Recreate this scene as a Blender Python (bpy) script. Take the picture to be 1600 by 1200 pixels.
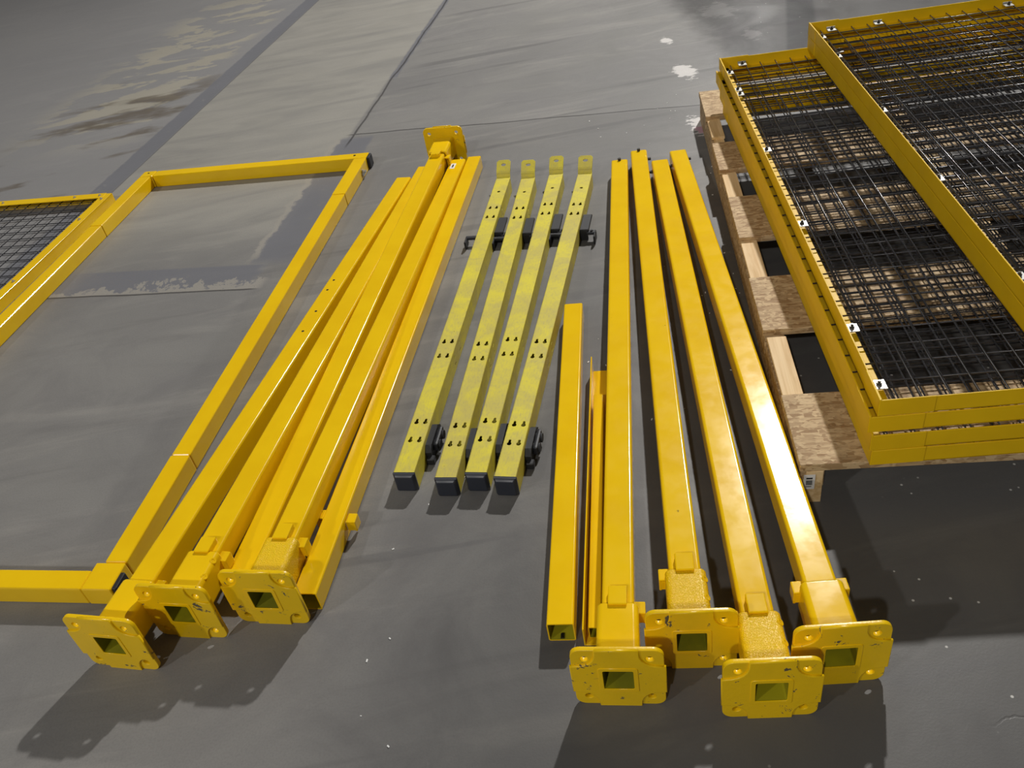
import bpy, bmesh, math, random
from mathutils import Vector, Matrix
random.seed(7)
S = bpy.context.scene
for o in list(bpy.data.objects): bpy.data.objects.remove(o)
C = S.collection
R = math.radians

# ------------------------------------------------------------ camera
PITCH, ROLL, FPX = R(38.4448), R(-10.72682), 1324.33
cam_d = bpy.data.cameras.new('camera'); cam = bpy.data.objects.new('camera', cam_d); C.objects.link(cam)
fwd = Vector((0, math.cos(PITCH), -math.sin(PITCH))); up0 = Vector((0, math.sin(PITCH), math.cos(PITCH)))
rt0 = Vector((1, 0, 0)); c_, s_ = math.cos(ROLL), math.sin(ROLL)
rt = c_*rt0 + s_*up0; up = -s_*rt0 + c_*up0
m = Matrix((rt, up, -fwd)).transposed().to_4x4(); m.translation = (0, 0, 1.35)
cam.matrix_world = m
cam_d.sensor_fit = 'HORIZONTAL'; cam_d.sensor_width = 36; cam_d.lens = 36*FPX/1600; cam_d.clip_start = .05; cam_d.clip_end = 200
S.camera = cam

# ------------------------------------------------------------ world, lamps, exposure
W = bpy.data.worlds.new('world'); S.world = W; W.use_nodes = True
bg = W.node_tree.nodes['Background']; bg.inputs[0].default_value = (1.0, .98, .96, 1); bg.inputs[1].default_value = .058
def bay_lamp(name, loc, power, size=.45, col=(1, .975, .94)):
    d = bpy.data.lights.new(name, 'AREA'); d.shape = 'DISK'; d.size = size; d.energy = power; d.color = col
    o = bpy.data.objects.new(name, d); C.objects.link(o); o.location = loc
    o.rotation_euler = (Vector((0, 1.2, 0)) - Vector(loc)).to_track_quat('-Z', 'Y').to_euler()
    return o
bay_lamp('high_bay_lamp', (3.4, 7.35, 5.95), 535, .24)
bay_lamp('high_bay_lamp', (-2.5, -4.7, 6.0), 160, .3)
bay_lamp('high_bay_lamp', (-7.2, -3.2, 6.0), 165, .3)
bay_lamp('high_bay_lamp', (8.2, 22.5, 6.2), 45, .8)
S.view_settings.view_transform = 'Standard'; S.view_settings.look = 'None'
S.view_settings.gamma = 1; S.view_settings.use_curve_mapping = False; S.view_settings.exposure = 0.22

# ------------------------------------------------------------ materials
def srgb(r, g, b):
    f = lambda v: ((v/255+.055)/1.055)**2.4 if v > 10 else v/255/12.92
    return (f(r), f(g), f(b), 1)
class NT:
    def __init__(s, name):
        s.m = bpy.data.materials.new(name); s.m.use_nodes = True; s.t = s.m.node_tree; s.n = s.t.nodes
        s.b = s.n['Principled BSDF']
    def node(s, t, **k):
        n = s.n.new(t)
        for a, v in k.items(): setattr(n, a, v)
        return n
    def set(s, inp, v):
        if isinstance(v, bpy.types.NodeSocket): s.t.links.new(v, inp)
        else: inp.default_value = v
    def math(s, op, a, b=None, c=None, clamp=False):
        n = s.node('ShaderNodeMath', operation=op, use_clamp=clamp); s.set(n.inputs[0], a)
        if b is not None: s.set(n.inputs[1], b)
        if c is not None: s.set(n.inputs[2], c)
        return n.outputs[0]
    def noise(s, vec, scale, detail=4, rough=.55, dist=0):
        n = s.node('ShaderNodeTexNoise'); s.set(n.inputs['Vector'], vec); n.inputs['Scale'].default_value = scale
        n.inputs['Detail'].default_value = detail; n.inputs['Roughness'].default_value = rough; n.inputs['Distortion'].default_value = dist
        return n.outputs['Fac']
    def mapr(s, v, a, b, c=0., d=1., smooth=True):
        n = s.node('ShaderNodeMapRange'); n.interpolation_type = 'SMOOTHSTEP' if smooth else 'LINEAR'
        s.set(n.inputs['Value'], v)
        for i, x in zip(('From Min', 'From Max', 'To Min', 'To Max'), (a, b, c, d)): s.set(n.inputs[i], x)
        return n.outputs[0]
    def mix(s, f, a, b):
        n = s.node('ShaderNodeMix', data_type='RGBA'); s.set(n.inputs[0], f); s.set(n.inputs[6], a); s.set(n.inputs[7], b)
        return n.outputs[2]
    def coord(s, kind='Object'):
        a = s.node('ShaderNodeVectorMath', operation='MULTIPLY_ADD'); i = s.node('ShaderNodeObjectInfo')
        s.set(a.inputs[0], i.outputs['Location']); a.inputs[1].default_value = (3.7, 3.1, 5.3); s.set(a.inputs[2], s.node('ShaderNodeTexCoord').outputs[kind])
        return a.outputs[0]
    def mapping(s, vec, scale=(1, 1, 1), rot=(0, 0, 0), loc=(0, 0, 0)):
        n = s.node('ShaderNodeMapping'); s.set(n.inputs['Vector'], vec); n.inputs['Scale'].default_value = scale
        n.inputs['Rotation'].default_value = rot; n.inputs['Location'].default_value = loc
        return n.outputs[0]
    def bump(s, h, strength, dist):
        n = s.node('ShaderNodeBump'); s.set(n.inputs['Height'], h); n.inputs['Strength'].default_value = strength
        n.inputs['Distance'].default_value = dist; s.t.links.new(n.outputs[0], s.b.inputs['Normal'])
    def out(s, col, rough, metal=0., spec=None):
        s.set(s.b.inputs['Base Color'], col); s.set(s.b.inputs['Roughness'], rough); s.set(s.b.inputs['Metallic'], metal)
        if spec is not None: s.set(s.b.inputs['Specular IOR Level'], spec)
        return s.m

def paint(name, c1, c2, rough=.165, bumpk=.02, dirt=0., chip=False, blister=False):
    t = NT(name); P = t.coord()
    col = t.mix(t.mapr(t.noise(P, 7, 4), .35, .7), c1, c2)
    n2 = t.noise(P, 160, 2)
    if dirt:
        g = t.mapr(t.noise(P, 9, 8, .62, 1.2), .36, .66)
        g2 = t.mapr(t.noise(t.mapping(P, (4, 1, 4)), 60, 5, .7), .45, .75)
        g = t.math('MULTIPLY', t.math('ADD', t.math('MULTIPLY', g, .65), t.math('MULTIPLY', g2, .6), clamp=True), dirt)
        col = t.mix(g, col, srgb(186, 172, 104))
    spots = t.mapr(t.noise(P, 55, 3, .6), .74, .78)
    col = t.mix(t.math('MULTIPLY', spots, .6), col, srgb(90, 75, 25))
    if chip:
        ch = t.mapr(t.noise(P, 34, 6, .7, .6), .625, .65)
        col = t.mix(ch, col, srgb(95, 88, 70))
    r = t.mapr(t.noise(P, 25, 3), .3, .7, rough-.02, rough+.03)
    if blister:
        v = t.noise(P, 420, 2, .5); t.bump(t.mapr(v, .4, .65), .55, .0012)
    else:
        t.bump(n2, bumpk, .001)
    return t.out(col, r, spec=.38)
Y1, Y2 = srgb(244, 200, 14), srgb(238, 192, 10)
M = {}
M['yellow'] = paint('yellow_powder_coat', Y1, Y2)
M['plate'] = paint('yellow_chipped_paint', Y1, srgb(230, 190, 16), chip=True, bumpk=.3, rough=.3)
M['blister'] = paint('yellow_blistered_paint', Y1, Y2, blister=True, rough=.3)
M['panel'] = paint('yellow_panel_paint', srgb(236, 194, 12), srgb(226, 184, 10), rough=.5)
M['inner'] = paint('olive_thin_paint', srgb(170, 160, 20), srgb(120, 118, 22), rough=.6)
M['dirty'] = paint('scuffed_lemon_paint', srgb(228, 214, 58), srgb(218, 203, 66), rough=.5, dirt=.85)
def plain(name, col, rough=.5, metal=0., n=30, var=.12, bmp=.2):
    t = NT(name); P = t.coord(); f = t.noise(P, n, 4)
    c2 = tuple(max(0, x*(1-var*2)) for x in col[:3])+(1,)
    t.bump(f, bmp, .0008)
    return t.out(t.mix(f, col, c2), rough, metal)
M['black'] = plain('black_plastic', srgb(38, 39, 43), .55)
M['cap'] = plain('grey_black_plastic_cap', srgb(46, 50, 60), .38)
M['wire'] = plain('black_coated_wire', srgb(60, 60, 63), .26, .15)
M['zinc'] = plain('zinc_plated_steel', srgb(205, 205, 200), .35, .55, 60, .15)
M['steel'] = plain('dark_bolt_steel', srgb(92, 90, 84), .35, .9)
M['hole_shade'] = plain('painted_hole_shade', srgb(24, 20, 10), .8)  # dark colour carries the shade inside small holes and bolt sockets
M['white'] = plain('white_label_paper', srgb(235, 235, 232), .6, 0, 20, .03, .0)
M['ink'] = plain('black_label_ink', srgb(25, 25, 28), .6, 0, 20, .03, .0)
M['weld'] = plain('weld_primer', srgb(200, 180, 90), .5)

t = NT('oriented_strand_board'); P = t.coord()
def flakes(rot, sc):
    v = t.node('ShaderNodeTexVoronoi'); t.set(v.inputs['Vector'], t.mapping(P, sc, (0, 0, rot))); v.inputs['Scale'].default_value = 1
    s = t.node('ShaderNodeSeparateColor'); t.set(s.inputs[0], v.outputs['Color']); return s.outputs[0]
a = flakes(.55, (26, 120, 110)); b_ = flakes(-.75, (30, 135, 110)); c3 = flakes(1.9, (30, 115, 100))
k = t.mapr(t.noise(P, 42, 2), .46, .54); k3 = t.mapr(t.noise(t.mapping(P, (1, 1, 1), loc=(3, 1, 2)), 36, 2), .52, .56)
f = t.math('ADD', t.math('MULTIPLY', a, t.math('SUBTRACT', 1, k)), t.math('MULTIPLY', b_, k))
f = t.math('ADD', t.math('MULTIPLY', f, t.math('SUBTRACT', 1, k3)), t.math('MULTIPLY', c3, k3))
g = t.noise(t.mapping(P, (60, 400, 200), (0, 0, .3)), 1, 3)
col = t.mix(f, srgb(148, 116, 76), srgb(206, 180, 138)); col = t.mix(t.mapr(g, .55, .75), col, srgb(126, 96, 58))
t.bump(f, .5, .001); M['osb'] = t.out(col, .7)
t = NT('pine_wood'); P = t.coord(); g = t.noise(t.mapping(P, (60, 3, 60)), 1, 5, .6, .4)
col = t.mix(t.mapr(g, .35, .7), srgb(232, 204, 156), srgb(204, 168, 112)); t.bump(g, .25, .001); M['pine'] = t.out(col, .65)

# ------------------------------------------------------------ floor material (world metres)
def floor_material():
    t = NT('worn_sealed_concrete'); P = t.coord('Object')
    sep = t.node('ShaderNodeSeparateXYZ'); t.set(sep.inputs[0], P); X, Yc = sep.outputs[0], sep.outputs[1]
    wob = t.math('MULTIPLY', t.math('SUBTRACT', t.noise(P, 2.2, 5), .5), .05)
    wob2 = t.math('MULTIPLY', t.math('SUBTRACT', t.noise(P, 14, 5, .65), .5), .10)
    th = R(15.2); ct, st = math.cos(th), math.sin(th)
    U = t.math('SUBTRACT', t.math('MULTIPLY', X, ct), t.math('MULTIPLY', Yc, st))      # across the slab joints
    V = t.math('ADD', t.math('MULTIPLY', X, st), t.math('MULTIPLY', Yc, ct))           # along the slab joints
    def band(co, c0, c1, soft=.012, w0=0., w1=0.):
        a = co if not w0 else t.math('ADD', co, t.math('MULTIPLY', wob2, w0))
        b = co if not w1 else t.math('ADD', co, t.math('MULTIPLY', wob2, w1))
        return t.math('MULTIPLY', t.mapr(a, c0-soft, c0+soft), t.mapr(b, c1-soft, c1+soft, 1, 0))
    mul = lambda a, b: t.math('MULTIPLY', a, b)
    mx = lambda a, b: t.math('MAXIMUM', a, b)
    mot = t.noise(P, .55, 6, .6, .3); mot2 = t.noise(P, 3.2, 7, .62, .8)
    sw = t.noise(t.mapping(P, (1.1, 5.2, 1), (0, 0, R(-20))), 1.3, 6, .62, 1.0)
    sw2 = t.noise(t.mapping(P, (1, 7, 1), (0, 0, R(24))), 1.1, 6, .62, .7)
    base = t.mix(t.mapr(mot, .3, .7), srgb(116, 115, 114), srgb(136, 134, 131))
    base = t.mix(t.math('MULTIPLY', t.mapr(mot2, .35, .75), .5), base, srgb(103, 101, 102))
    base = t.mix(t.math('MULTIPLY', t.mapr(sw, .5, .72), .45), base, srgb(150, 147, 142))
    base = t.mix(t.math('MULTIPLY', t.mapr(sw2, .54, .72), .30), base, srgb(94, 92, 92))
    # the slab between the two joints is paler and warmer
    slab = band(U, -2.37, -1.42, .01)
    slab2 = mul(slab, t.mapr(V, 2.3, 2.7))
    base = t.mix(t.math('MULTIPLY', slab2, t.mapr(sw, .25, .65, .35, .85)), base, srgb(152, 149, 142))
    # tone multiplier per slab; the near slab fades darker towards the right
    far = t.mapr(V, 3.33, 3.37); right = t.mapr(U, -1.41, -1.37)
    u_jitter = t.math('ADD', U, t.math('MULTIPLY', t.math('SUBTRACT', mot2, .5), .5))
    near_tone = t.mapr(u_jitter, -.78, -.25, 1.04, .56)
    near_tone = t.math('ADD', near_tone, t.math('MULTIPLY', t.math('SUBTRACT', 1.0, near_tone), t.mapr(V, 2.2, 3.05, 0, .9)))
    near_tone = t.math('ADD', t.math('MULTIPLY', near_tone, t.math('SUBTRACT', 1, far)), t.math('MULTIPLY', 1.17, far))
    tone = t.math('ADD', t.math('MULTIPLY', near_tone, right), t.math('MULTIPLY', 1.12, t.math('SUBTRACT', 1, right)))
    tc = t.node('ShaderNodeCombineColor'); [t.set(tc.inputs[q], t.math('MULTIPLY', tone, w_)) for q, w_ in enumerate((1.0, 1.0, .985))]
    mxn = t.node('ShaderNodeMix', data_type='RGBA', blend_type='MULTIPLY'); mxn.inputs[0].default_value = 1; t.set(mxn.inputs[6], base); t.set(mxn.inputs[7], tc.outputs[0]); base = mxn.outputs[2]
    # sealed darker slab to the far left
    dark = t.mapr(U, -2.42, -2.36, 1, 0)
    base = t.mix(t.math('MULTIPLY', dark, .6), base, srgb(146, 145, 146))
    # flaked patch beside the left joint
    pt = t.math('MULTIPLY', t.mapr(t.noise(t.mapping(P, (1, 2.2, 1), (0, 0, R(-15))), 2.6, 7, .6, .5), .50, .525),
                mul(t.mapr(U, -3.45, -3.1), t.mapr(U, -2.62, -2.5, 1, 0)))
    pt = mul(pt, mul(t.mapr(V, 3.3, 3.9), t.mapr(V, 5.6, 6.6, 1, 0)))
    base = t.mix(t.math('MULTIPLY', pt, .75), base, srgb(170, 164, 148))
    oil = mul(t.mapr(t.noise(t.mapping(P, (1.5, 4, 1), (0, 0, R(-15))), 1.1, 5), .53, .64), mul(t.mapr(U, -3.4, -3.0), t.mapr(U, -2.5, -2.4, 1, 0)))
    oil = mul(oil, mul(t.mapr(V, 2.5, 2.8), t.mapr(V, 4.0, 4.6, 1, 0)))
    base = t.mix(t.math('MULTIPLY', oil, .8), base, srgb(96, 86, 72))
    # painted-over joint bands
    b1 = band(U, -2.47, -2.36, .006, .25, .0)
    b2 = mul(band(U, -1.45, -1.30, .008, .9, .25), t.mapr(V, 2.28, 2.36)); b2 = mul(b2, t.mapr(V, 3.35, 3.3))
    b2 = t.math('MAXIMUM', b2, mul(band(U, -1.42, -1.385, .006, .35, .35), t.mapr(V, 4.0, 4.05)))
    rag = t.math('MULTIPLY', t.mapr(t.noise(t.mapping(P, (1.2, .8, 1)), 15, 7, .72, .4), .42, .62), .085)
    rag = t.math('MULTIPLY', rag, t.mapr(U, -2.2, -1.7, .25, 1))
    Vr = t.math('SUBTRACT', V, rag)
    b3 = mul(mul(t.mapr(Vr, 2.157, 2.165), t.mapr(V, 2.312, 2.30)), mul(t.mapr(U, -2.7, -2.6), t.mapr(t.math('ADD', U, wob2), -1.42, -1.38, 1, 0)))
    peel = mul(mul(t.mapr(V, 2.152, 2.160), t.mapr(Vr, 2.165, 2.157)), mul(t.mapr(U, -2.7, -2.6), t.mapr(U, -1.38, -1.34, 1, 0)))
    peel2 = mul(band(U, -1.475, -1.44, .006, .9, .9), mul(t.mapr(V, 2.3, 2.4), t.mapr(V, 3.35, 3.3)))
    base = t.mix(t.math('MULTIPLY', mx(peel, peel2), .7), base, srgb(160, 155, 146))
    bands = t.math('MULTIPLY', mx(b1, mx(b2, b3)), t.mapr(t.noise(P, 22, 4), .62, .72, 1, .55))
    base = t.mix(t.math('MULTIPLY', bands, .85), base, srgb(116, 117, 123))
    # cracks and joints
    def crack(co, c0, w=.004, amp=.6):
        d = t.math('ABSOLUTE', t.math('SUBTRACT', t.math('ADD', co, t.math('MULTIPLY', wob, amp)), c0))
        return t.mapr(d, w*.4, w*1.6, 1, 0)
    cr = mul(crack(U, -1.40, .005, .9), t.mapr(V, 3.2, 3.3))
    cr = mx(cr, mul(crack(V, 3.36, .005, .8), t.mapr(U, -1.45, -1.40)))
    cr = mx(cr, mul(crack(V, 2.15, .004, .5), t.mapr(U, -1.4, -1.36, 1, 0)))
    cr = mx(cr, t.math('MULTIPLY', crack(U, -2.36, .003, .15), .5))
    # crazed crack near the right corner
    vv = t.node('ShaderNodeTexVoronoi', feature='DISTANCE_TO_EDGE'); t.set(vv.inputs['Vector'], t.mapping(t.math('ADD', X, 0) if False else P, (1, 1, 1), (0, 0, .3)))
    vv.inputs['Scale'].default_value = 2.6
    nz = t.node('ShaderNodeTexNoise'); t.set(nz.inputs['Vector'], P); nz.inputs['Scale'].default_value = 9; nz.inputs['Detail'].default_value = 5
    vadd = t.node('ShaderNodeVectorMath', operation='MULTIPLY_ADD'); t.set(vadd.inputs[0], nz.outputs['Color']); vadd.inputs[1].default_value = (.12, .12, 0); t.set(vadd.inputs[2], P)
    t.set(vv.inputs['Vector'], vadd.outputs[0])
    craz = mul(t.mapr(vv.outputs[0], .004, .010, 1, 0), mul(t.mapr(X, .62, .72), t.mapr(Yc, .95, .8)))
    cr = mx(cr, t.math('MULTIPLY', craz, .8))
    base = t.mix(t.math('MULTIPLY', cr, .8), base, srgb(58, 56, 55))
    # tyre scuffs
    tyr = t.mapr(t.noise(t.mapping(P, (.35, 7, 1), (0, 0, R(-24))), 1.6, 4, .5, .3), .60, .68)
    base = t.mix(t.math('MULTIPLY', mul(tyr, t.mapr(U, -1.4, -1.2)), .38), base, srgb(84, 83, 84))
    # pale scratches and dust near the post row
    sc = t.mapr(t.noise(t.mapping(P, (60, 9, 1), (0, 0, R(12))), 1, 4, .7), .69, .76)
    sc = mul(sc, t.mapr(t.noise(P, 3.5, 3), .54, .62))
    base = t.mix(t.math('MULTIPLY', sc, .5), base, srgb(176, 172, 165))
    # white paint spills by the pallet's far end
    def spill(cx, cy, rx, ry, th=.5, ang=0.):
        rx *= .72; ry *= .72; mpv = t.mapping(P, (1/rx, 1/ry, 1), (0, 0, 0), (-cx/rx, -cy/ry, 0))
        ln = t.node('ShaderNodeVectorMath', operation='LENGTH'); t.set(ln.inputs[0], mpv)
        d = t.math('ADD', ln.outputs['Value'], t.math('MULTIPLY', t.math('SUBTRACT', t.noise(t.mapping(P, (1, 2, 1)), 16, 6, .7), .5), 3.2))
        return t.mapr(d, .72, .9, 1, 0)
    wh = spill(.885, 3.03, .06, .16)
    wh = mx(wh, spill(.99, 3.62, .07, .15)); wh = mx(wh, spill(1.02, 4.05, .04, .08))
    wh = mx(wh, spill(1.36, 4.35, .13, .2)); wh = mx(wh, spill(1.39, 3.92, .06, .12))
    base = t.mix(t.math('MULTIPLY', wh, .8), base, srgb(222, 218, 214))
    pk = spill(.875, 3.0, .025, .05)
    base = t.mix(t.math('MULTIPLY', pk, .6), base, srgb(196, 120, 150))
    # darker, smoother zone and near-black stripe at the far right and pale slab at far left
    dark_zone = t.math('MAXIMUM', 0, mul(t.mapr(t.math('ADD', X, t.math('MULTIPLY', wob2, 1.5)), 1.12, 1.3), t.mapr(Yc, 3.2, 3.5)))
    base = t.mix(t.math('MULTIPLY', dark_zone, .85), base, srgb(62, 61, 60))
    stripe = mul(band(t.math('SUBTRACT', X, t.math('MULTIPLY', Yc, .37)), .10, .235, .01), t.mapr(Yc, 3.3, 3.4))
    base = t.mix(t.math('MULTIPLY', stripe, .9), base, srgb(26, 25, 25))
    vor = t.node('ShaderNodeTexVoronoi'); t.set(vor.inputs['Vector'], P); vor.inputs['Scale'].default_value = 28
    dots = mul(t.mapr(vor.outputs['Distance'], .05, .09, 1, 0), mul(t.mapr(U, .05, .25), t.mapr(t.noise(P, 5, 2), .5, .6)))
    base = t.mix(t.math('MULTIPLY', dots, .8), base, srgb(214, 212, 205))
    fine = t.noise(P, 240, 3, .6)
    base = t.mix(t.math('MULTIPLY', t.mapr(fine, .35, .8), .22), base, srgb(84, 82, 80))
    rough = t.mapr(mot2, .3, .7, .42, .58)
    rough = t.math('SUBTRACT', rough, t.math('MULTIPLY', dark_zone, .12)); rough = t.math('SUBTRACT', rough, t.math('MULTIPLY', bands, .08))
    h = t.math('ADD', t.math('MULTIPLY', fine, .35), t.math('SUBTRACT', t.math('MULTIPLY', t.noise(P, 30, 5), .5), t.math('MULTIPLY', cr, 1.5)))
    t.bump(h, .22, .002)
    return t.out(base, rough, spec=.45)
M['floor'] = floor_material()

# ------------------------------------------------------------ mesh helpers
def tag(o, label=None, cat=None, group=None, kind=None):
    for k, v in (('label', label), ('category', cat), ('group', group), ('kind', kind)):
        if v: o[k] = v
    return o
def link(name, bm_or_mesh, mats, parent=None, smooth=False):
    if isinstance(bm_or_mesh, bmesh.types.BMesh):
        me = bpy.data.meshes.new(name); bm_or_mesh.normal_update(); bm_or_mesh.to_mesh(me); bm_or_mesh.free()
        for mm in (mats if isinstance(mats, (list, tuple)) else [mats]): me.materials.append(M[mm])
        if smooth:
            for p in me.polygons: p.use_smooth = True
    else: me = bm_or_mesh
    o = bpy.data.objects.new(name, me); C.objects.link(o)
    if parent: o.parent = parent
    if name in ('tube', 'sleeve'):
        w = o.modifiers.new('weighted_normal', 'WEIGHTED_NORMAL'); w.keep_sharp = True; w.weight = 80
    return o
def empty(name, loc, ang=0., mat=None):
    o = bpy.data.objects.new(name, None); C.objects.link(o); o.empty_display_size = .05
    if mat is not None: o.matrix_world = mat
    else: o.location = loc; o.rotation_euler = (0, 0, -R(ang))     # +Y turned ang degrees towards +X
    return o
def box(bm, x0, x1, y0, y1, z0, z1, bev=0., seg=2, mi=0):
    r = bmesh.ops.create_cube(bm, size=1)['verts']
    for v in r: v.co = Vector(((x0+x1)/2+v.co.x*(x1-x0), (y0+y1)/2+v.co.y*(y1-y0), (z0+z1)/2+v.co.z*(z1-z0)))
    fs = {f for v in r for f in v.link_faces}
    for f in fs: f.material_index = mi
    if bev:
        es = {e for v in r for e in v.link_edges}
        bmesh.ops.bevel(bm, geom=list(es), offset=bev, segments=seg, affect='EDGES', profile=.6, material=mi)
def xbox(bm, mat, *a, **k):
    b = bmesh.new(); box(b, *a, **k); b.transform(mat); me = bpy.data.meshes.new('t'); b.to_mesh(me); b.free(); bm.from_mesh(me); bpy.data.meshes.remove(me)
def cyl(bm, r, p0, p1, seg=12, r2=None, mi=0):
    p0, p1 = Vector(p0), Vector(p1); d = p1-p0
    mt = Matrix.Translation((p0+p1)/2) @ d.to_track_quat('Z', 'Y').to_matrix().to_4x4()
    rr = bmesh.ops.create_cone(bm, cap_ends=True, segments=seg, radius1=r, radius2=r if r2 is None else r2, depth=d.length, matrix=mt)
    for f in {f for v in rr['verts'] for f in v.link_faces}: f.material_index = mi
def rring(w, h, r, n=4):
    pts = []
    for cx, cz, a0 in ((w/2-r, h/2-r, 0), (-w/2+r, h/2-r, 90), (-w/2+r, -h/2+r, 180), (w/2-r, -h/2+r, 270)):
        for i in range(n+1):
            a = R(a0+90*i/n); pts.append((cx+r*math.cos(a), cz+r*math.sin(a)))
    return pts
def loft(bm, secs, mi=0, closed=True):
    rings = [[bm.verts.new(p) for p in s] for s in secs]
    n = len(rings[0])
    for a, b in zip(rings, rings[1:]):
        for i in range(n):
            f = bm.faces.new((a[i], a[(i+1) % n], b[(i+1) % n], b[i])); f.material_index = mi; f.smooth = True
    return rings
def square_tube(w, y0, y1, wall=.003, r=.006, cx=0., cz=0., h=None):
    """hollow square tube along Y, open at both ends; material 1 inside"""
    bm = bmesh.new(); h = h or w
    o = rring(w, h, r); i = rring(w-2*wall, h-2*wall, max(r-wall, .001))
    A = loft(bm, [[(cx+x, y, cz+z) for x, z in o] for y in (y0, y1)])
    B = loft(bm, [[(cx+x, y, cz+z) for x, z in i] for y in (y0, y1)], mi=1)
    n = len(o)
    for k in (0, 1):
        for q in range(n): bm.faces.new((A[k][q], A[k][(q+1) % n], B[k][(q+1) % n], B[k][q]))
    bmesh.ops.recalc_face_normals(bm, faces=bm.faces)
    for f in bm.faces:      # turn the inner lining to face the bore
        if f.material_index == 1:
            c = f.calc_center_median(); v = Vector((cx-c.x, 0, cz-c.z))
            if f.normal.dot(v) < 0: f.normal_flip()
    for e in bm.edges:
        if len(e.link_faces) == 2 and e.link_faces[0].normal.angle(e.link_faces[1].normal, 0) > R(50): e.smooth = False
    return bm
def sheet(outer, holes, th, bev=0.):
    """flat plate with real holes, outline in XY, thickness along Z (centred)"""
    cu = bpy.data.curves.new('c', 'CURVE'); cu.dimensions = '2D'; cu.fill_mode = 'BOTH'; cu.extrude = th/2-bev; cu.bevel_depth = bev; cu.bevel_resolution = 1
    for pts in [outer]+holes:
        s = cu.splines.new('POLY'); s.points.add(len(pts)-1); s.use_cyclic_u = True
        for p, q in zip(s.points, pts): p.co = (q[0], q[1], 0, 1)
    o = bpy.data.objects.new('c', cu); C.objects.link(o)
    dg = bpy.context.evaluated_depsgraph_get(); dg.update()
    me = bpy.data.meshes.new_from_object(o.evaluated_get(dg)); bpy.data.objects.remove(o); bpy.data.curves.remove(cu)
    return me
def add_mesh(bm, me, mat=None, mi=0, keep=False):
    b = bmesh.new(); b.from_mesh(me)
    for f in b.faces: f.material_index = mi
    if mat is not None: b.transform(mat)
    m2 = bpy.data.meshes.new('t'); b.to_mesh(m2); b.free(); bm.from_mesh(m2); bpy.data.meshes.remove(m2)
    if not keep: bpy.data.meshes.remove(me)
def circ(cx, cy, r, n=16): return [(cx+r*math.cos(2*math.pi*i/n), cy+r*math.sin(2*math.pi*i/n)) for i in range(n)]
RX = Matrix.Rotation(R(90), 4, 'X')        # XY sheet -> XZ plane facing -Y

# ------------------------------------------------------------ floor
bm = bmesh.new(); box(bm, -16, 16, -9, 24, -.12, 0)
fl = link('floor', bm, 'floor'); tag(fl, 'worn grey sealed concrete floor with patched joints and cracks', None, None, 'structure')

# ------------------------------------------------------------ pallet
pal = empty('wooden_pallet', (.531, 1.139, 0), 10.7)
tag(pal, 'strand board and pine pallet under the stacked yellow mesh panels', 'pallet')
PL, PWID, SH, DT = 1.985, 1.24, .092, .018
for j, x in enumerate((.0, .60, 1.195)):
    bm = bmesh.new(); box(bm, x+.009, x+.042, 0.002, PL-.002, 0, SH-.004, .001, 1); link('stringer', bm, 'pine', pal)
    bm = bmesh.new(); box(bm, x, x+.009, 0, PL, 0, SH-.012, .001, 1); link('side_strip', bm, 'osb', pal)
    for k in range(4):
        y0 = .455*k+.215
        bm = bmesh.new(); box(bm, x+.001, x+.045, y0+.012, y0+.225, SH-.004, SH+.006, .001, 1); link('pine_spacer', bm, 'pine', pal)
    for k in range(5):
        y0 = .44*k
        bm = bmesh.new(); box(bm, x-.002, x+.044, y0+.004, y0+.20, .045, SH+.0, .001, 1); link('osb_block', bm, 'osb', pal)
for k, (y0, w) in enumerate(((0, .215), (.452, .232), (.888, .243), (1.315, .205), (1.742, .243))):
    bm = bmesh.new(); box(bm, -.004+random.uniform(-.003, .003), PWID, y0, y0+w, SH, SH+DT, .0012, 1); link('deck_board', bm, 'osb', pal)
bm = bmesh.new(); box(bm, .004, .026, -.0006, .0004, .042, .082); lab = link('barcode_sticker', bm, 'white', pal); tag(lab, 'white barcode sticker')
bm = bmesh.new(); box(bm, .009, .021, -.0012, -.0004, .071, .0745)
for k in range(11):
    x = .0088+k*.00115; box(bm, x, x+(.0008 if k % 3 else .0004), -.0012, -.0004, .054, .067)
box(bm, .009, .020, -.0012, -.0004, .049, .0505)
link('barcode', bm, 'ink', lab)

# ------------------------------------------------------------ mesh panels
wire_cache = {}
def wire_mesh(L, r=.0019):
    k = round(L, 4)
    if k not in wire_cache:
        bm = bmesh.new(); cyl(bm, r, (0, 0, 0), (0, L, 0), 6)
        me = bpy.data.meshes.new('wire'); bm.to_mesh(me); bm.free(); me.materials.append(M['wire'])
        for p in me.polygons: p.use_smooth = True
        wire_cache[k] = me
    return wire_cache[k]
def clip(par, x, y, z, ang, s=1):
    bm = bmesh.new(); box(bm, -.011, .013, -.014, .014, 0, .0025, .0008, 1); box(bm, -.0135, -.011, -.014, .014, 0, .008*s, .0005, 1)
    c = link('clip_plate', bm, 'zinc', par); c.location = (x, y, z); c.rotation_euler = (0, 0, ang)
    b2 = bmesh.new(); cyl(b2, .0052, (0, 0, .002), (0, 0, .0075), 6); cyl(b2, .0028, (0, 0, .006), (0, 0, .012), 8)
    b2.normal_update(); link('bolt', b2, 'steel', c)
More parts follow.
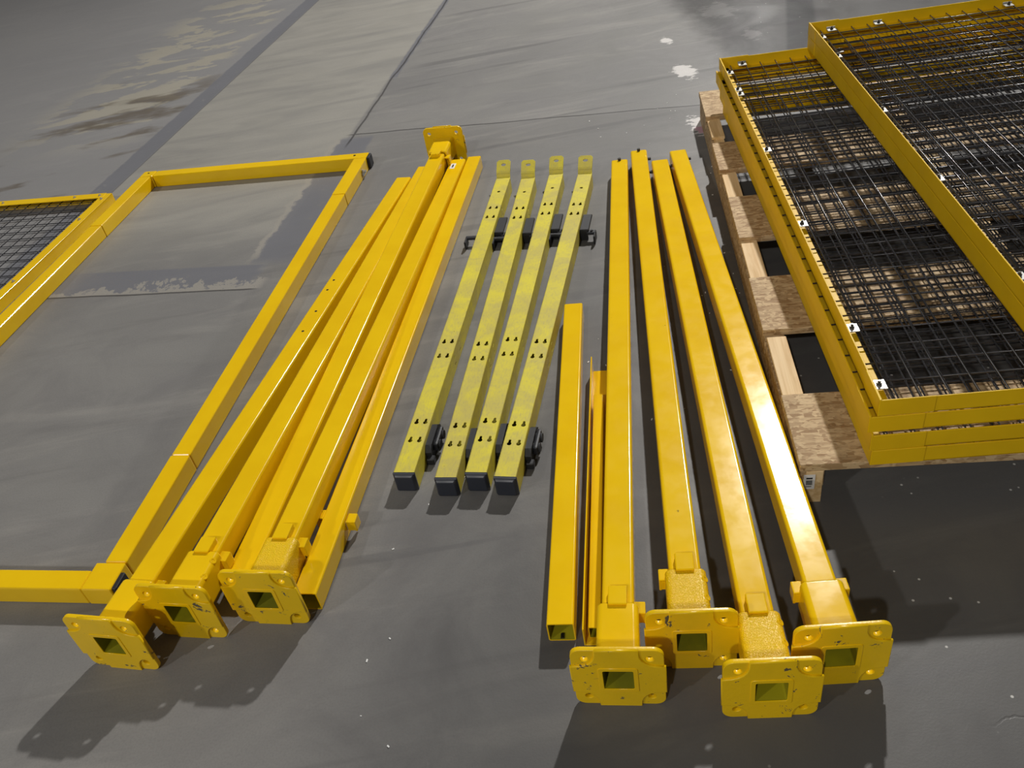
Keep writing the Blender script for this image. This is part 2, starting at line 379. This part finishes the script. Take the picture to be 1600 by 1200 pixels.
def mesh_panel(loc, ang, Wd, Ln, label, H=.0405, Hf=.0365, fl=.030, individual=True, flip=False, clips=(), dx=0., dy=0., group=None, zoff=0., base_z=0.):
    p = empty('mesh_panel', loc, ang); tag(p, label, 'fence panel', group)
    T = .003
    z0, zs = (0, 1)
    def L_rail(name, x0, x1, y0, y1, fx0, fx1, fy0, fy1, hh):
        bm = bmesh.new(); box(bm, x0, x1, y0, y1, 0, hh, .0006, 1)
        if flip: box(bm, fx0, fx1, fy0, fy1, hh-T+(.0018 if name == 'end_rail' else 0), hh+(.0018 if name == 'end_rail' else .0002), .0006, 1)
        else: box(bm, fx0, fx1, fy0, fy1, -.0002, T, .0006, 1)
        return link(name, bm, 'panel' if not flip else 'yellow', p)
    L_rail('side_rail', 0, T, 0, Ln, 0, fl, .002, Ln-.002, H)
    L_rail('side_rail', Wd-T, Wd, 0, Ln, Wd-fl, Wd, .002, Ln-.002, H)
    L_rail('end_rail', .004, Wd-.004, 0, T, .026 if flip else .004, Wd-(.026 if flip else .004), 0, fl, Hf if not flip else H)
    L_rail('end_rail', .004, Wd-.004, Ln-T, Ln, .026 if flip else .004, Wd-(.026 if flip else .004), Ln-fl, Ln+(.002 if flip else 0), Hf if not flip else H)
    # folded corner gussets, a little proud of the frame
    if not flip:
        for ex in (0, 1):
            for ey in (0, 1):
                bm = bmesh.new(); g = .098
                xa, xb = (-.0015, g) if not ex else (Wd-g, Wd+.0015)
                ya, yb = (-.0022, .0012) if not ey else (Ln-.0012, Ln+.0022)
                box(bm, xa, xb, ya, yb, .001, min(H, .0388), .0008, 1)
                xs = (-.0015, .0022) if not ex else (Wd-.0022, Wd+.0015)
                yy = (-.002, .085) if not ey else (Ln-.085, Ln+.002)
                box(bm, xs[0], xs[1], yy[0], yy[1], .001, H+.0004, .0008, 1)
                link('corner_gusset', bm, 'panel', p)
    zl = (.0135 if not flip else H-T-.007); zc = zl-.0036
    nlong = int((Wd-.06)/.0508); ncross = int((Ln-.05)/.0552)
    xs = [.034+dx*.0+.0508*i for i in range(nlong+1)]
    xs = [x+dx for x in xs if x+dx < Wd-.02]; ys = [.03+dy+.0552*i for i in range(ncross+1)]; ys = [y for y in ys if y < Ln-.012]
    if individual:
        for x in xs:
            o = link('long_wire', wire_mesh(Ln-.03), None, p); o.location = (x, .015, zl)
        for y in ys:
            o = link('cross_wire', wire_mesh(Wd-.016), None, p); o.location = (.008, y, zc); o.rotation_euler = (0, 0, -math.pi/2)
    else:
        bm = bmesh.new()
        for x in xs: cyl(bm, .0019, (x, .015, zl), (x, Ln-.015, zl), 5)
        for y in ys: cyl(bm, .0019, (.008, y, zc), (Wd-.008, y, zc), 5)
        w = link('wire_grid', bm, 'wire', p); tag(w, kind='stuff')
    for (x, y, a) in clips: clip(p, x, y, zl+.002, a)
    return p
SA = 8.6
dSA = Vector((math.sin(R(SA)), math.cos(R(SA)), 0)); nSA = Vector((dSA.y, -dSA.x, 0))
base = Vector((.6505, 1.107, .1105))
lab4 = ['narrow yellow mesh panel lying directly on the pallet boards, bottom of the stack',
        'narrow yellow mesh panel second up from the pallet in the stack',
        'narrow yellow mesh panel third up from the pallet, just under the topmost narrow one',
        'topmost narrow yellow mesh panel with zinc clips, beside the raised wide panels']
offs = [(0, 0, 0), (-.006, -.003, .0), (-.013, .002, -.0), (-.001, -.001, 0)]
for k in range(4):
    q = base + nSA*offs[k][0] + dSA*offs[k][1] + Vector((0, 0, .0425*k))
    top = k == 3
    cl = []
    if top:
        cl = [(.020, y, 0) for y in (.068, .252, .692, 1.127, 1.56, 1.60, 1.76)] + [(.074, 1.825, -math.pi/2), (.40, 1.825, -math.pi/2)]
    mesh_panel(q, SA, 1.04, (1.765, 1.80, 1.838, 1.848)[k], lab4[k], individual=top, clips=cl, dx=(.011, .004, .019, 0)[k], dy=(.014, .040, .027, 0)[k], H=.0425-.0008 if k < 3 else .0405,
               group='mesh panels stacked on the pallet')
base6 = Vector((.951, 1.04, .1105+.0425*4))
for k, lb in enumerate(('lower of the two wide yellow mesh panels raised on the right of the stack',
                        'uppermost wide yellow mesh panel, top of the whole stack, with zinc clips')):
    cl = []
    if k: cl = [(.020, y, 0) for y in (.27, .70, 1.12, 1.565, 1.755)] + [(x, 1.815, -math.pi/2) for x in (.067, .219, .631, 1.02)]
    mesh_panel(base6+Vector((.0008*k, .004*k, .0425*k)), 8.15, 1.22, 1.845, lb, individual=bool(k), clips=cl, dx=(-.02, 0)[k], dy=(.024, 0)[k],
               H=.0418 if not k else .0405, group='mesh panels stacked on the pallet')

# inverted panel on the floor at the far left
pf = empty('x', (0, 0, 0)); bpy.data.objects.remove(pf)
aL = 14.6; dL = Vector((math.sin(R(aL)), math.cos(R(aL)), 0)); nL = Vector((dL.y, -dL.x, 0))
corner = Vector((-1.458, 3.372, 0)); WL, LL = 1.22, 1.95
orig = corner - dL*LL - nL*WL
lp = mesh_panel(orig, aL, WL, LL, 'yellow mesh panel lying flange-up on the floor left of the open frame', H=.038, fl=.040, flip=True, group=None)
for (x, y) in ((WL-.02, LL-.22), (WL-.02, LL-.66), (WL-.16, LL-.02), (WL-.045, LL-.018), (WL-.02, LL-.05), (WL-.5, LL-.02)):
    bm = bmesh.new(); cyl(bm, .0055, (0, 0, 0), (0, 0, .004), 8); cyl(bm, .003, (0, 0, .003), (0, 0, .007), 8)
    o = link('screw', bm, 'zinc', lp); o.location = (x, y, .0382)

# ------------------------------------------------------------ open gate frame
G = empty('gate_frame', (-1.860, 1.454, 0), 14.1); tag(G, 'large open rectangular yellow tube frame lying flat on the floor', 'frame')
GW, GL, GT = .990, 2.112, .05
def bar(name, x0, x1, y0, y1, z0=0, z1=GT, bev=.0045, par=G, mat='yellow'):
    bm = bmesh.new(); box(bm, x0, x1, y0, y1, z0, z1, bev, 3); return link(name, bm, mat, par, False)
lt = GL-.46
bar('left_rail', 0, GT, GT+.001, lt); bar('left_rail_sleeve', -.0008, GT+.0008, lt+.0015, GL-.052, 0, GT+.0008)
rt_ = GL-.355
bar('right_rail', GW-GT, GW, .40, rt_); bar('right_rail_sleeve', GW-GT-.0008, GW+.0008, rt_+.0015, GL-GT-.001, 0, GT+.0008)
bar('right_rail_sleeve', GW-GT-.0008, GW+.0008, GT+.022, .3985, 0, GT+.0008)
bar('top_rail', GT+.008, GW-.001, GL-GT, GL); bar('corner_block', -.001, GT+.006, GL-GT-.001, GL+.001, 0, GT+.001)
bar('bottom_rail', 0, GW-GT-.02, 0, GT); bar('corner_block', GW-GT-.019, GW+.001, -.001, GT+.02, 0, GT+.0012)
for nm, y0 in (('end_cap', GL-GT+.002), ('end_cap', .004)):
    bm = bmesh.new(); box(bm, GW-.002, GW+.010, y0, y0+GT-.006, .003, GT-.002, .004, 3); link(nm, bm, 'black', G)
bm = bmesh.new(); box(bm, 0, .006, -.014, .014, .012, .026, .001, 1); cyl(bm, .006, (.006, .006, .024), (.012, .006, .024), 8); box(bm, .002, .008, -.012, -.004, .024, .038, .001, 1)
o = link('latch_clip', bm, 'zinc', G); o.location = (GW, GL-.125, 0)
for x, y in ((GW-.055, GL-.022), (.028, GL-.02)):
    bm = bmesh.new(); cyl(bm, .0045, (0, 0, 0), (0, 0, .0012), 10); o = link('rivet', bm, 'steel', G); o.location = (x, y, GT+.0005)

# ------------------------------------------------------------ fence posts with base plates
TW = .057
def frame_at(A, B):
    A, B = Vector(A), Vector(B); d = (B-A).normalized(); n = d.cross(Vector((0, 0, 1))).normalized(); u = n.cross(d)
    mt = Matrix((n, d, u)).transposed().to_4x4(); mt.translation = A
    return mt, (B-A).length
def saddle(name, par, side, y, mt='yellow'):
    """small pressed clip riding on the tube at the sleeve mouth"""
    bm = bmesh.new(); z = TW/2
    box(bm, -.0165, .0165, y-.026, y+.014, z+.0085, z+.0135, .0024, 2)
    box(bm, -.0155, .0155, y+.008, y+.014, z-.001, z+.0125, .0022, 2)
    box(bm, -.0165, -.0125, y-.020, y+.012, z-.001, z+.0115, .0015, 1); box(bm, .0125, .0165, y-.020, y+.012, z-.001, z+.0115, .0015, 1)
    bm.transform(Matrix.Rotation({'top': 0, 'right': R(90), 'left': R(-90)}[side], 4, 'Y'))
    return link(name, bm, mt, par)
def hook(par, side, y):
    """C-shaped bracket standing off the side of the sleeve mouth"""
    bm = bmesh.new(); s = 1 if side == 'right' else -1; x = TW/2
    for a in ((x-.002, x+.018, y-.013, y+.013, .012, .017), (x+.014, x+.019, y-.013, y+.013, -.012, .0168), (x-.002, x+.016, y-.013, y-.009, -.010, .012)):
        x0, x1 = sorted((s*a[0], s*a[1])); box(bm, x0, x1, a[2], a[3], a[4], a[5], .0018, 2)
    return link('side_bracket', bm, 'yellow', par)
def fence_post(A, B, label, clips=(), bolts=False, blister=False, yaw=0., sl=.125, tops=None, group='yellow posts with square base plates', end_bolts=()):
    mt, L = frame_at(A, B)
    mt = mt @ Matrix.Rotation(yaw, 4, 'Y')
    p = empty('fence_post', None, mat=mt); tag(p, label, 'post', group)
    link('tube', square_tube(TW, -.0042, L, .0028, .0065), ['yellow', 'inner'], p)
    # sleeve: rounded box, flared into a weld at the plate
    bm = bmesh.new(); secs = []
    for y, w, r in ((sl, .0615, .008), (sl+.0005, .069, .010), (sl-.003, .0725, .011), (.035, .0735, .011), (.014, .076, .011), (.008, .082, .012)):
        secs.append([(x, y, z) for x, z in rring(w, w, r, 4)])
    loft(bm, secs); bmesh.ops.recalc_face_normals(bm, faces=bm.faces)
    sv = link('sleeve', bm, 'blister' if blister else 'yellow', p)
    # base plate with four bolt holes
    h = .075; hs = .053
    holes = [circ(i*hs, j*hs, .0078) for i in (-1, 1) for j in (-1, 1)]
    bm = bmesh.new()
    add_mesh(bm, sheet(rring(2*h, 2*h, .017, 6), holes+[rring(TW+.004, TW+.004, .004, 2)], .0085, .001), Matrix.Translation((0, .0045, 0)) @ RX)
    # raised middle with scalloped corners, 2.5 mm proud
    c = h+.0022; q = .043; pts = []
    for k, (sx, sz) in enumerate(((1, 1), (-1, 1), (-1, -1), (1, -1))):
        arc = []
        for i in range(7):
            a = R(90*i/6); arc.append((h-q+ (q*.93)*(1-math.cos(a)) if False else 0, 0))
        cx, cz = c, c
        arc = [(cx-q*math.cos(R(90*i/6))**.75 if i < 6 else cx, cz-q*math.sin(R(90*i/6))**.75) for i in range(7)]
        arc = [(min(a_, c), min(b__, c)) for a_, b__ in arc]
        if sx*sz < 0: arc = arc[::-1]
        pts += [(sx*a_, sz*b__) for a_, b__ in (arc[::-1] if True else arc)]
    add_mesh(bm, sheet(pts, [rring(TW+.003, TW+.003, .003, 2)], .0058, .0015), Matrix.Translation((0, -.0006, 0)) @ RX)
    bp = link('base_plate', bm, 'plate', p)
    bm = bmesh.new()
    add_mesh(bm, sheet(rring(TW+.0075, TW+.0075, .004, 2), [rring(TW-.0055, TW-.0055, .003, 2)], .0022, .0006), Matrix.Translation((0, -.0036, 0)) @ RX)
    link('weld_rim', bm, 'yellow', bp)
    for s in clips:
        if s == 'top': saddle('saddle_clip', p, 'top', sl+.019)
        else: hook(p, s, sl+.004)
    if bolts:
        for yy in (sl-.022, sl-.062):
            b = bmesh.new(); rr = Matrix.Translation((.0325, yy, .0325)) @ Matrix.Rotation(R(45), 4, 'Y')
            me = sheet(circ(0, 0, .0062), [circ(0, 0, .0036)], .003, .0006); add_mesh(b, me, rr)
            cyl(b, .0038, rr @ Vector((0, 0, -.002)), rr @ Vector((0, 0, -.0005)), 10, mi=1)
            link('socket_bolt', b, ['yellow', 'hole_shade'], p)
    for (side, y) in end_bolts:
        b = bmesh.new(); z = TW/2
        if side == 'top': cyl(b, .0055, (0, L-.006, z-.003), (0, L-.006, z+.009), 8)
        elif side == 'right': cyl(b, .0055, (z-.002, L-y, .006), (z+.012, L-y, .006), 8)
        else: cyl(b, .0055, (-z+.002, L-y, .006), (-z-.012, L-y, .006), 8)
        link('end_bolt', b, 'black', p)
    return p
ZA, ZB = .0755, .029
gR = 'yellow posts with base plates in the right-hand row'; gL = 'yellow posts with base plates in the left-hand bundle'
fence_post((.083, .782, ZA), (.514, 2.752, ZB), 'yellow post leftmost of the right row, plate toward the viewer, beside the open-ended short tube', ('top', 'right'), group=gR, end_bolts=(('top', 0),))
fence_post((.219, .826, ZA), (.593, 2.799, ZB), 'yellow post second from left in the right row, plate set back behind its neighbours', ('top', 'left'), True, True, group=gR, end_bolts=(('top', 0), ('right', .03)))
fence_post((.315, .712, ZA), (.642, 2.693, ZB), 'yellow post third from left in the right row, nearest base plate, blistered sleeve', ('top', 'left'), True, True, group=gR, end_bolts=(('left', .04), ('right', .01)))
fence_post((.442, .748, ZA), (.718, 2.741, ZB), 'yellow post rightmost of the right row, nearest the pallet, with a white glare on top', ('left', 'right'), group=gR, end_bolts=(('right', .03),))
fence_post((-.843, 1.051, ZA), (-.251, 2.946, ZB), 'yellow post leftmost of the left bundle, its plate touching the open frame corner', ('right',), group=gL)
fence_post((-.716, 1.095, ZA), (-.169, 3.007, ZB), 'yellow post second from left in the left bundle, two socket bolts on its sleeve', ('top', 'right'), True, group=gL)
fence_post((-.551, 1.091, ZA), (-.042, 3.013, ZB), 'yellow post in the left bundle with scratched plate beside the open-ended tube', ('top', 'right'), blister=True, group=gL)
fence_post((-.079, 3.120, ZA), (-.621, 1.188, ZB), 'yellow post of the left bundle turned round, its plate standing at the far end', ('top', 'left'), True, group=gL)
# hole-shade discs and sticker on two of them
posts = [o for o in C.objects if o.name.startswith('fence_post')]
P1, P3 = posts[4], posts[6]
for y in (1.27, 1.215, 1.10, 1.00):
    bm = bmesh.new(); cyl(bm, .0038, (0, 0, 0), (0, 0, .0008), 10); o = link('hole_shade_disc', bm, 'hole_shade', P1); o.location = (-.008 if y > 1.2 else 0, y, TW/2-.0002)  # flat dark discs; the shade of drilled holes put into colour
bm = bmesh.new(); box(bm, -.009, .009, -.022, .022, 0, .0005); o = link('sticker', bm, 'white', P3); o.location = (-.008, 1.93, TW/2)
bm = bmesh.new(); box(bm, -.003, .003, -.012, .012, 0, .0004); q = link('sticker_print', bm, 'ink', o); q.location = (0, 0, .0004)

# ------------------------------------------------------------ plain tubes and profiles
mt, L = frame_at((-.481, 1.106, .0252), (.0197, 3.0293, .0252))
T = empty('square_tube', None, mat=mt); tag(T, 'yellow square tube with open near end and side hooks, rightmost of the left bundle', 'tube')
link('tube', square_tube(.0505, 0, L, .0026, .0045), ['yellow', 'inner'], T)
hook(T, 'right', .205); hook(T, 'left', .215)
mt, L = frame_at((.004, .925, .0252), (.206, 1.935, .0252))
T2 = empty('short_square_tube', None, mat=mt); tag(T2, 'short yellow square tube with open near end, left of the right row', 'tube')
link('tube', square_tube(.0505, 0, L, .0025, .0045), ['yellow', 'inner'], T2)
bm = bmesh.new(); cyl(bm, .004, (0, .002, -.0226), (0, .012, -.0226), 8); link('rivet', bm, 'steel', T2)
ang = empty('angle_bar', (.041, .905, 0), 12.0); tag(ang, 'thin yellow steel angle bar standing beside the short tube, upright left flange', 'angle bar')
bm = bmesh.new(); box(bm, 0, .003, 0, .80, 0, .050, .0008, 1); link('upright_flange', bm, 'yellow', ang)
bm = bmesh.new(); box(bm, .003, .043, 0, .80, 0, .003, .0008, 1); link('flat_flange', bm, 'yellow', ang)
mt, L = frame_at((.0645, .914, .0205), (.199, 1.553, .0205))
ch = empty('small_channel', None, mat=mt); tag(ch, 'small yellow box profile lying inside the angle bar, next to the right row', 'tube')
link('tube', square_tube(.024, 0, L, .0022, .003, h=.032), ['yellow', 'inner'], ch)

# ------------------------------------------------------------ lemon hinge posts
def keyhole(cx, cy, s=1.3):
    pts = []
    for i in range(10): a = R(-60+300*i/9+90-90); pts.append((0, 0))
    big = [(cx+.0046*s*math.cos(R(a)), cy-.003*s+.0046*s*math.sin(R(a))) for a in range(125, 416, 29)]
    small = [(cx+.0026*s*math.cos(R(a)), cy+.0055*s+.0026*s*math.sin(R(a))) for a in range(0, 181, 30)]
    return big+small
MW = .05; ML = 1.45
def hinge_post(A, B, label):
    mt, L = frame_at(A, B); p = empty('hinge_post', None, mat=mt); tag(p, label, 'post', 'scuffed lemon yellow posts with black end caps')
    w = MW/2; th = .002
    kh = [(y, x) for y in (.107, .170, .427, .490, 1.173, 1.236) for x in (-.011, .011)]
    top = [keyhole(x, y) for y, x in kh]+[circ(0, 1.35, .006, 10)]
    side = [keyhole(x, y+.012, 1.0) for y, x in kh if y > .2]
    bm = bmesh.new()
    out = [(-w+.001, 0), (w-.001, 0), (w-.001, ML), (-w+.001, ML)]
    add_mesh(bm, sheet(out, top, th, .0006), Matrix.Translation((0, 0, w-th/2)))
    link('top_face', bm, 'dirty', p)
    bm = bmesh.new()
    RY = Matrix.Rotation(R(90), 4, 'Y')
    add_mesh(bm, sheet([(-w, 0), (w, 0), (w, ML), (-w, ML)], side, th, .0006), Matrix.Translation((w-th/2, 0, 0)) @ RY)
    box(bm, -w, -w+th, 0, ML, -w, w, .0006, 1); box(bm, -w, w, 0, ML, -w, -w+th, .0006, 1)
    link('tube_walls', bm, 'dirty', p)
    # end cap
    bm = bmesh.new(); box(bm, -w-.0008, w+.0008, -.006, .0, -w-.0001, w+.0008, .001, 1)
    secs = [[(x, y, z) for x, z in rring(a, a, .004, 3)] for y, a in ((-.006, MW), (-.013, MW-.007), (-.014, MW-.012))]
    rr = loft(bm, secs); bm.faces.new(rr[-1]); bmesh.ops.recalc_face_normals(bm, faces=bm.faces)
    cp = link('end_cap', bm, 'cap', p)
    # mounting tab bent up at the far end
    bm = bmesh.new()
    prof = [(ML-.001, w-.001), (ML+.004, w), (ML+.008, w+.004), (ML+.0105, w+.010), (ML+.0145, w+.0145), (ML+.019, w+.0172)]
    e = prof[-1]; tw = w*.98
    rows = [[(-tw, y, z), (tw, y, z), (tw, y+.0015, z-.0026), (-tw, y+.0015, z-.0026)] for y, z in prof]
    rg = [[bm.verts.new(v) for v in r_] for r_ in rows]
    for a_, b__ in zip(rg, rg[1:]):
        for i in range(4): bm.faces.new((a_[i], a_[(i+1) % 4], b__[(i+1) % 4], b__[i]))
    me = sheet([(-tw, 0), (tw, 0), (tw, .040), (tw-.007, .047), (-tw+.007, .047), (-tw, .040)], [[(x*1.5, y) for x, y in circ(0, .028, .0062, 12)]], .003, .0005)
    add_mesh(bm, me, Matrix.Translation((0, e[0]-.0003, e[1]-.0014)) @ Matrix.Rotation(R(33), 4, 'X'))
    box(bm, -w, w, ML, ML+.002, -w, w-.004, .0005, 1)
    bmesh.ops.recalc_face_normals(bm, faces=bm.faces); link('mounting_tab', bm, 'dirty', p)
    # near hinge brackets
    for s, wd, zt in ((1, .027, .016), (-1, .011, -.004)):
        bm = bmesh.new(); x0, x1 = sorted((s*(w+.0005), s*(w+wd*.55)))
        pts = [(x0, .095), (x1, .095), (x1, .185), (x0, .185)]
        prof = [(.083, -w+.001), (.083, zt-.012), (.098, zt), (.168, zt), (.185, zt-.014), (.185, -w+.001)]
        a_ = [bm.verts.new((x0, y, z)) for y, z in prof]; b__ = [bm.verts.new((x1, y, z)) for y, z in prof]
        bm.faces.new(a_); bm.faces.new(b__[::-1])
        for i in range(6): bm.faces.new((a_[i], a_[(i+1) % 6], b__[(i+1) % 6], b__[i]))
        if s > 0:
            box(bm, w+.0155, w+.0265, .105, .172, -w+.012, zt-.006, .005, 2)
            cyl(bm, .011, (w+.010, .122, -.004), (w+.030, .122, -.004), 14); cyl(bm, .011, (w+.010, .155, -.004), (w+.030, .155, -.004), 14)
            box(bm, w+.004, w+.022, .070, .088, -w+.001, -.006, .002, 1)
        bmesh.ops.recalc_face_normals(bm, faces=bm.faces)
        link('hinge_bracket', bm, 'black', p)
    # far latch bracket
    bm = bmesh.new(); box(bm, w+.0005, w+.030, 1.085, 1.185, .006, .014, .002, 1); box(bm, w+.0005, w+.026, 1.085, 1.092, -w+.001, .008, .001, 1)
    box(bm, w+.022, w+.052, 1.080, 1.098, -.004, .006, .002, 1); box(bm, w+.046, w+.052, 1.055, 1.098, -w+.001, .005, .002, 1)
    cyl(bm, .004, (w+.038, 1.089, .004), (w+.038, 1.089, .010), 8)
    link('latch_bracket', bm, 'black', p)
    bm = bmesh.new(); box(bm, -w-.046, -w-.0005, 1.078, 1.092, -.006, .004, .002, 1); box(bm, -w-.046, -w-.040, 1.05, 1.092, -w+.001, .003, .002, 1); box(bm, -w-.012, -w-.0005, 1.045, 1.085, -w+.001, .0, .002, 1)
    link('latch_arm', bm, 'black', p)
    return p
for A, B, lb in (((-.275, 1.397), (.103, 2.79), 'scuffed lemon yellow hinge post nearest the left bundle, leftmost of the four'),
                 ((-.182, 1.356), (.188, 2.755), 'scuffed lemon yellow hinge post second from left of the four'),
                 ((-.114, 1.354), (.286, 2.744), 'scuffed lemon yellow hinge post third from left of the four'),
                 ((-.052, 1.324), (.383, 2.71), 'scuffed lemon yellow hinge post rightmost of the four, next to the right row')):
    hinge_post((A[0], A[1], MW/2+.0002), (B[0], B[1], MW/2+.0002), lb)

# ------------------------------------------------------------ scattered chips of debris
bm = bmesh.new(); rnd = random.Random(3)
for _ in range(90):
    x, y = rnd.uniform(.5, .95), rnd.uniform(1.2, 3.4)
    if rnd.random() < .35: x, y = rnd.uniform(-.5, .5), rnd.uniform(.7, 1.9)
    s = rnd.uniform(.0012, .003)
    M4 = Matrix.Translation((x, y, s*.3)) @ Matrix.Rotation(rnd.uniform(0, 3), 4, 'Z')
    xbox(bm, M4, -s, s, -s*.5, s*.5, -s*.3, s*.3)
o = link('debris_chips', bm, 'white'); tag(o, 'small pale chips and dust scattered on the concrete floor', 'debris', None, 'stuff')
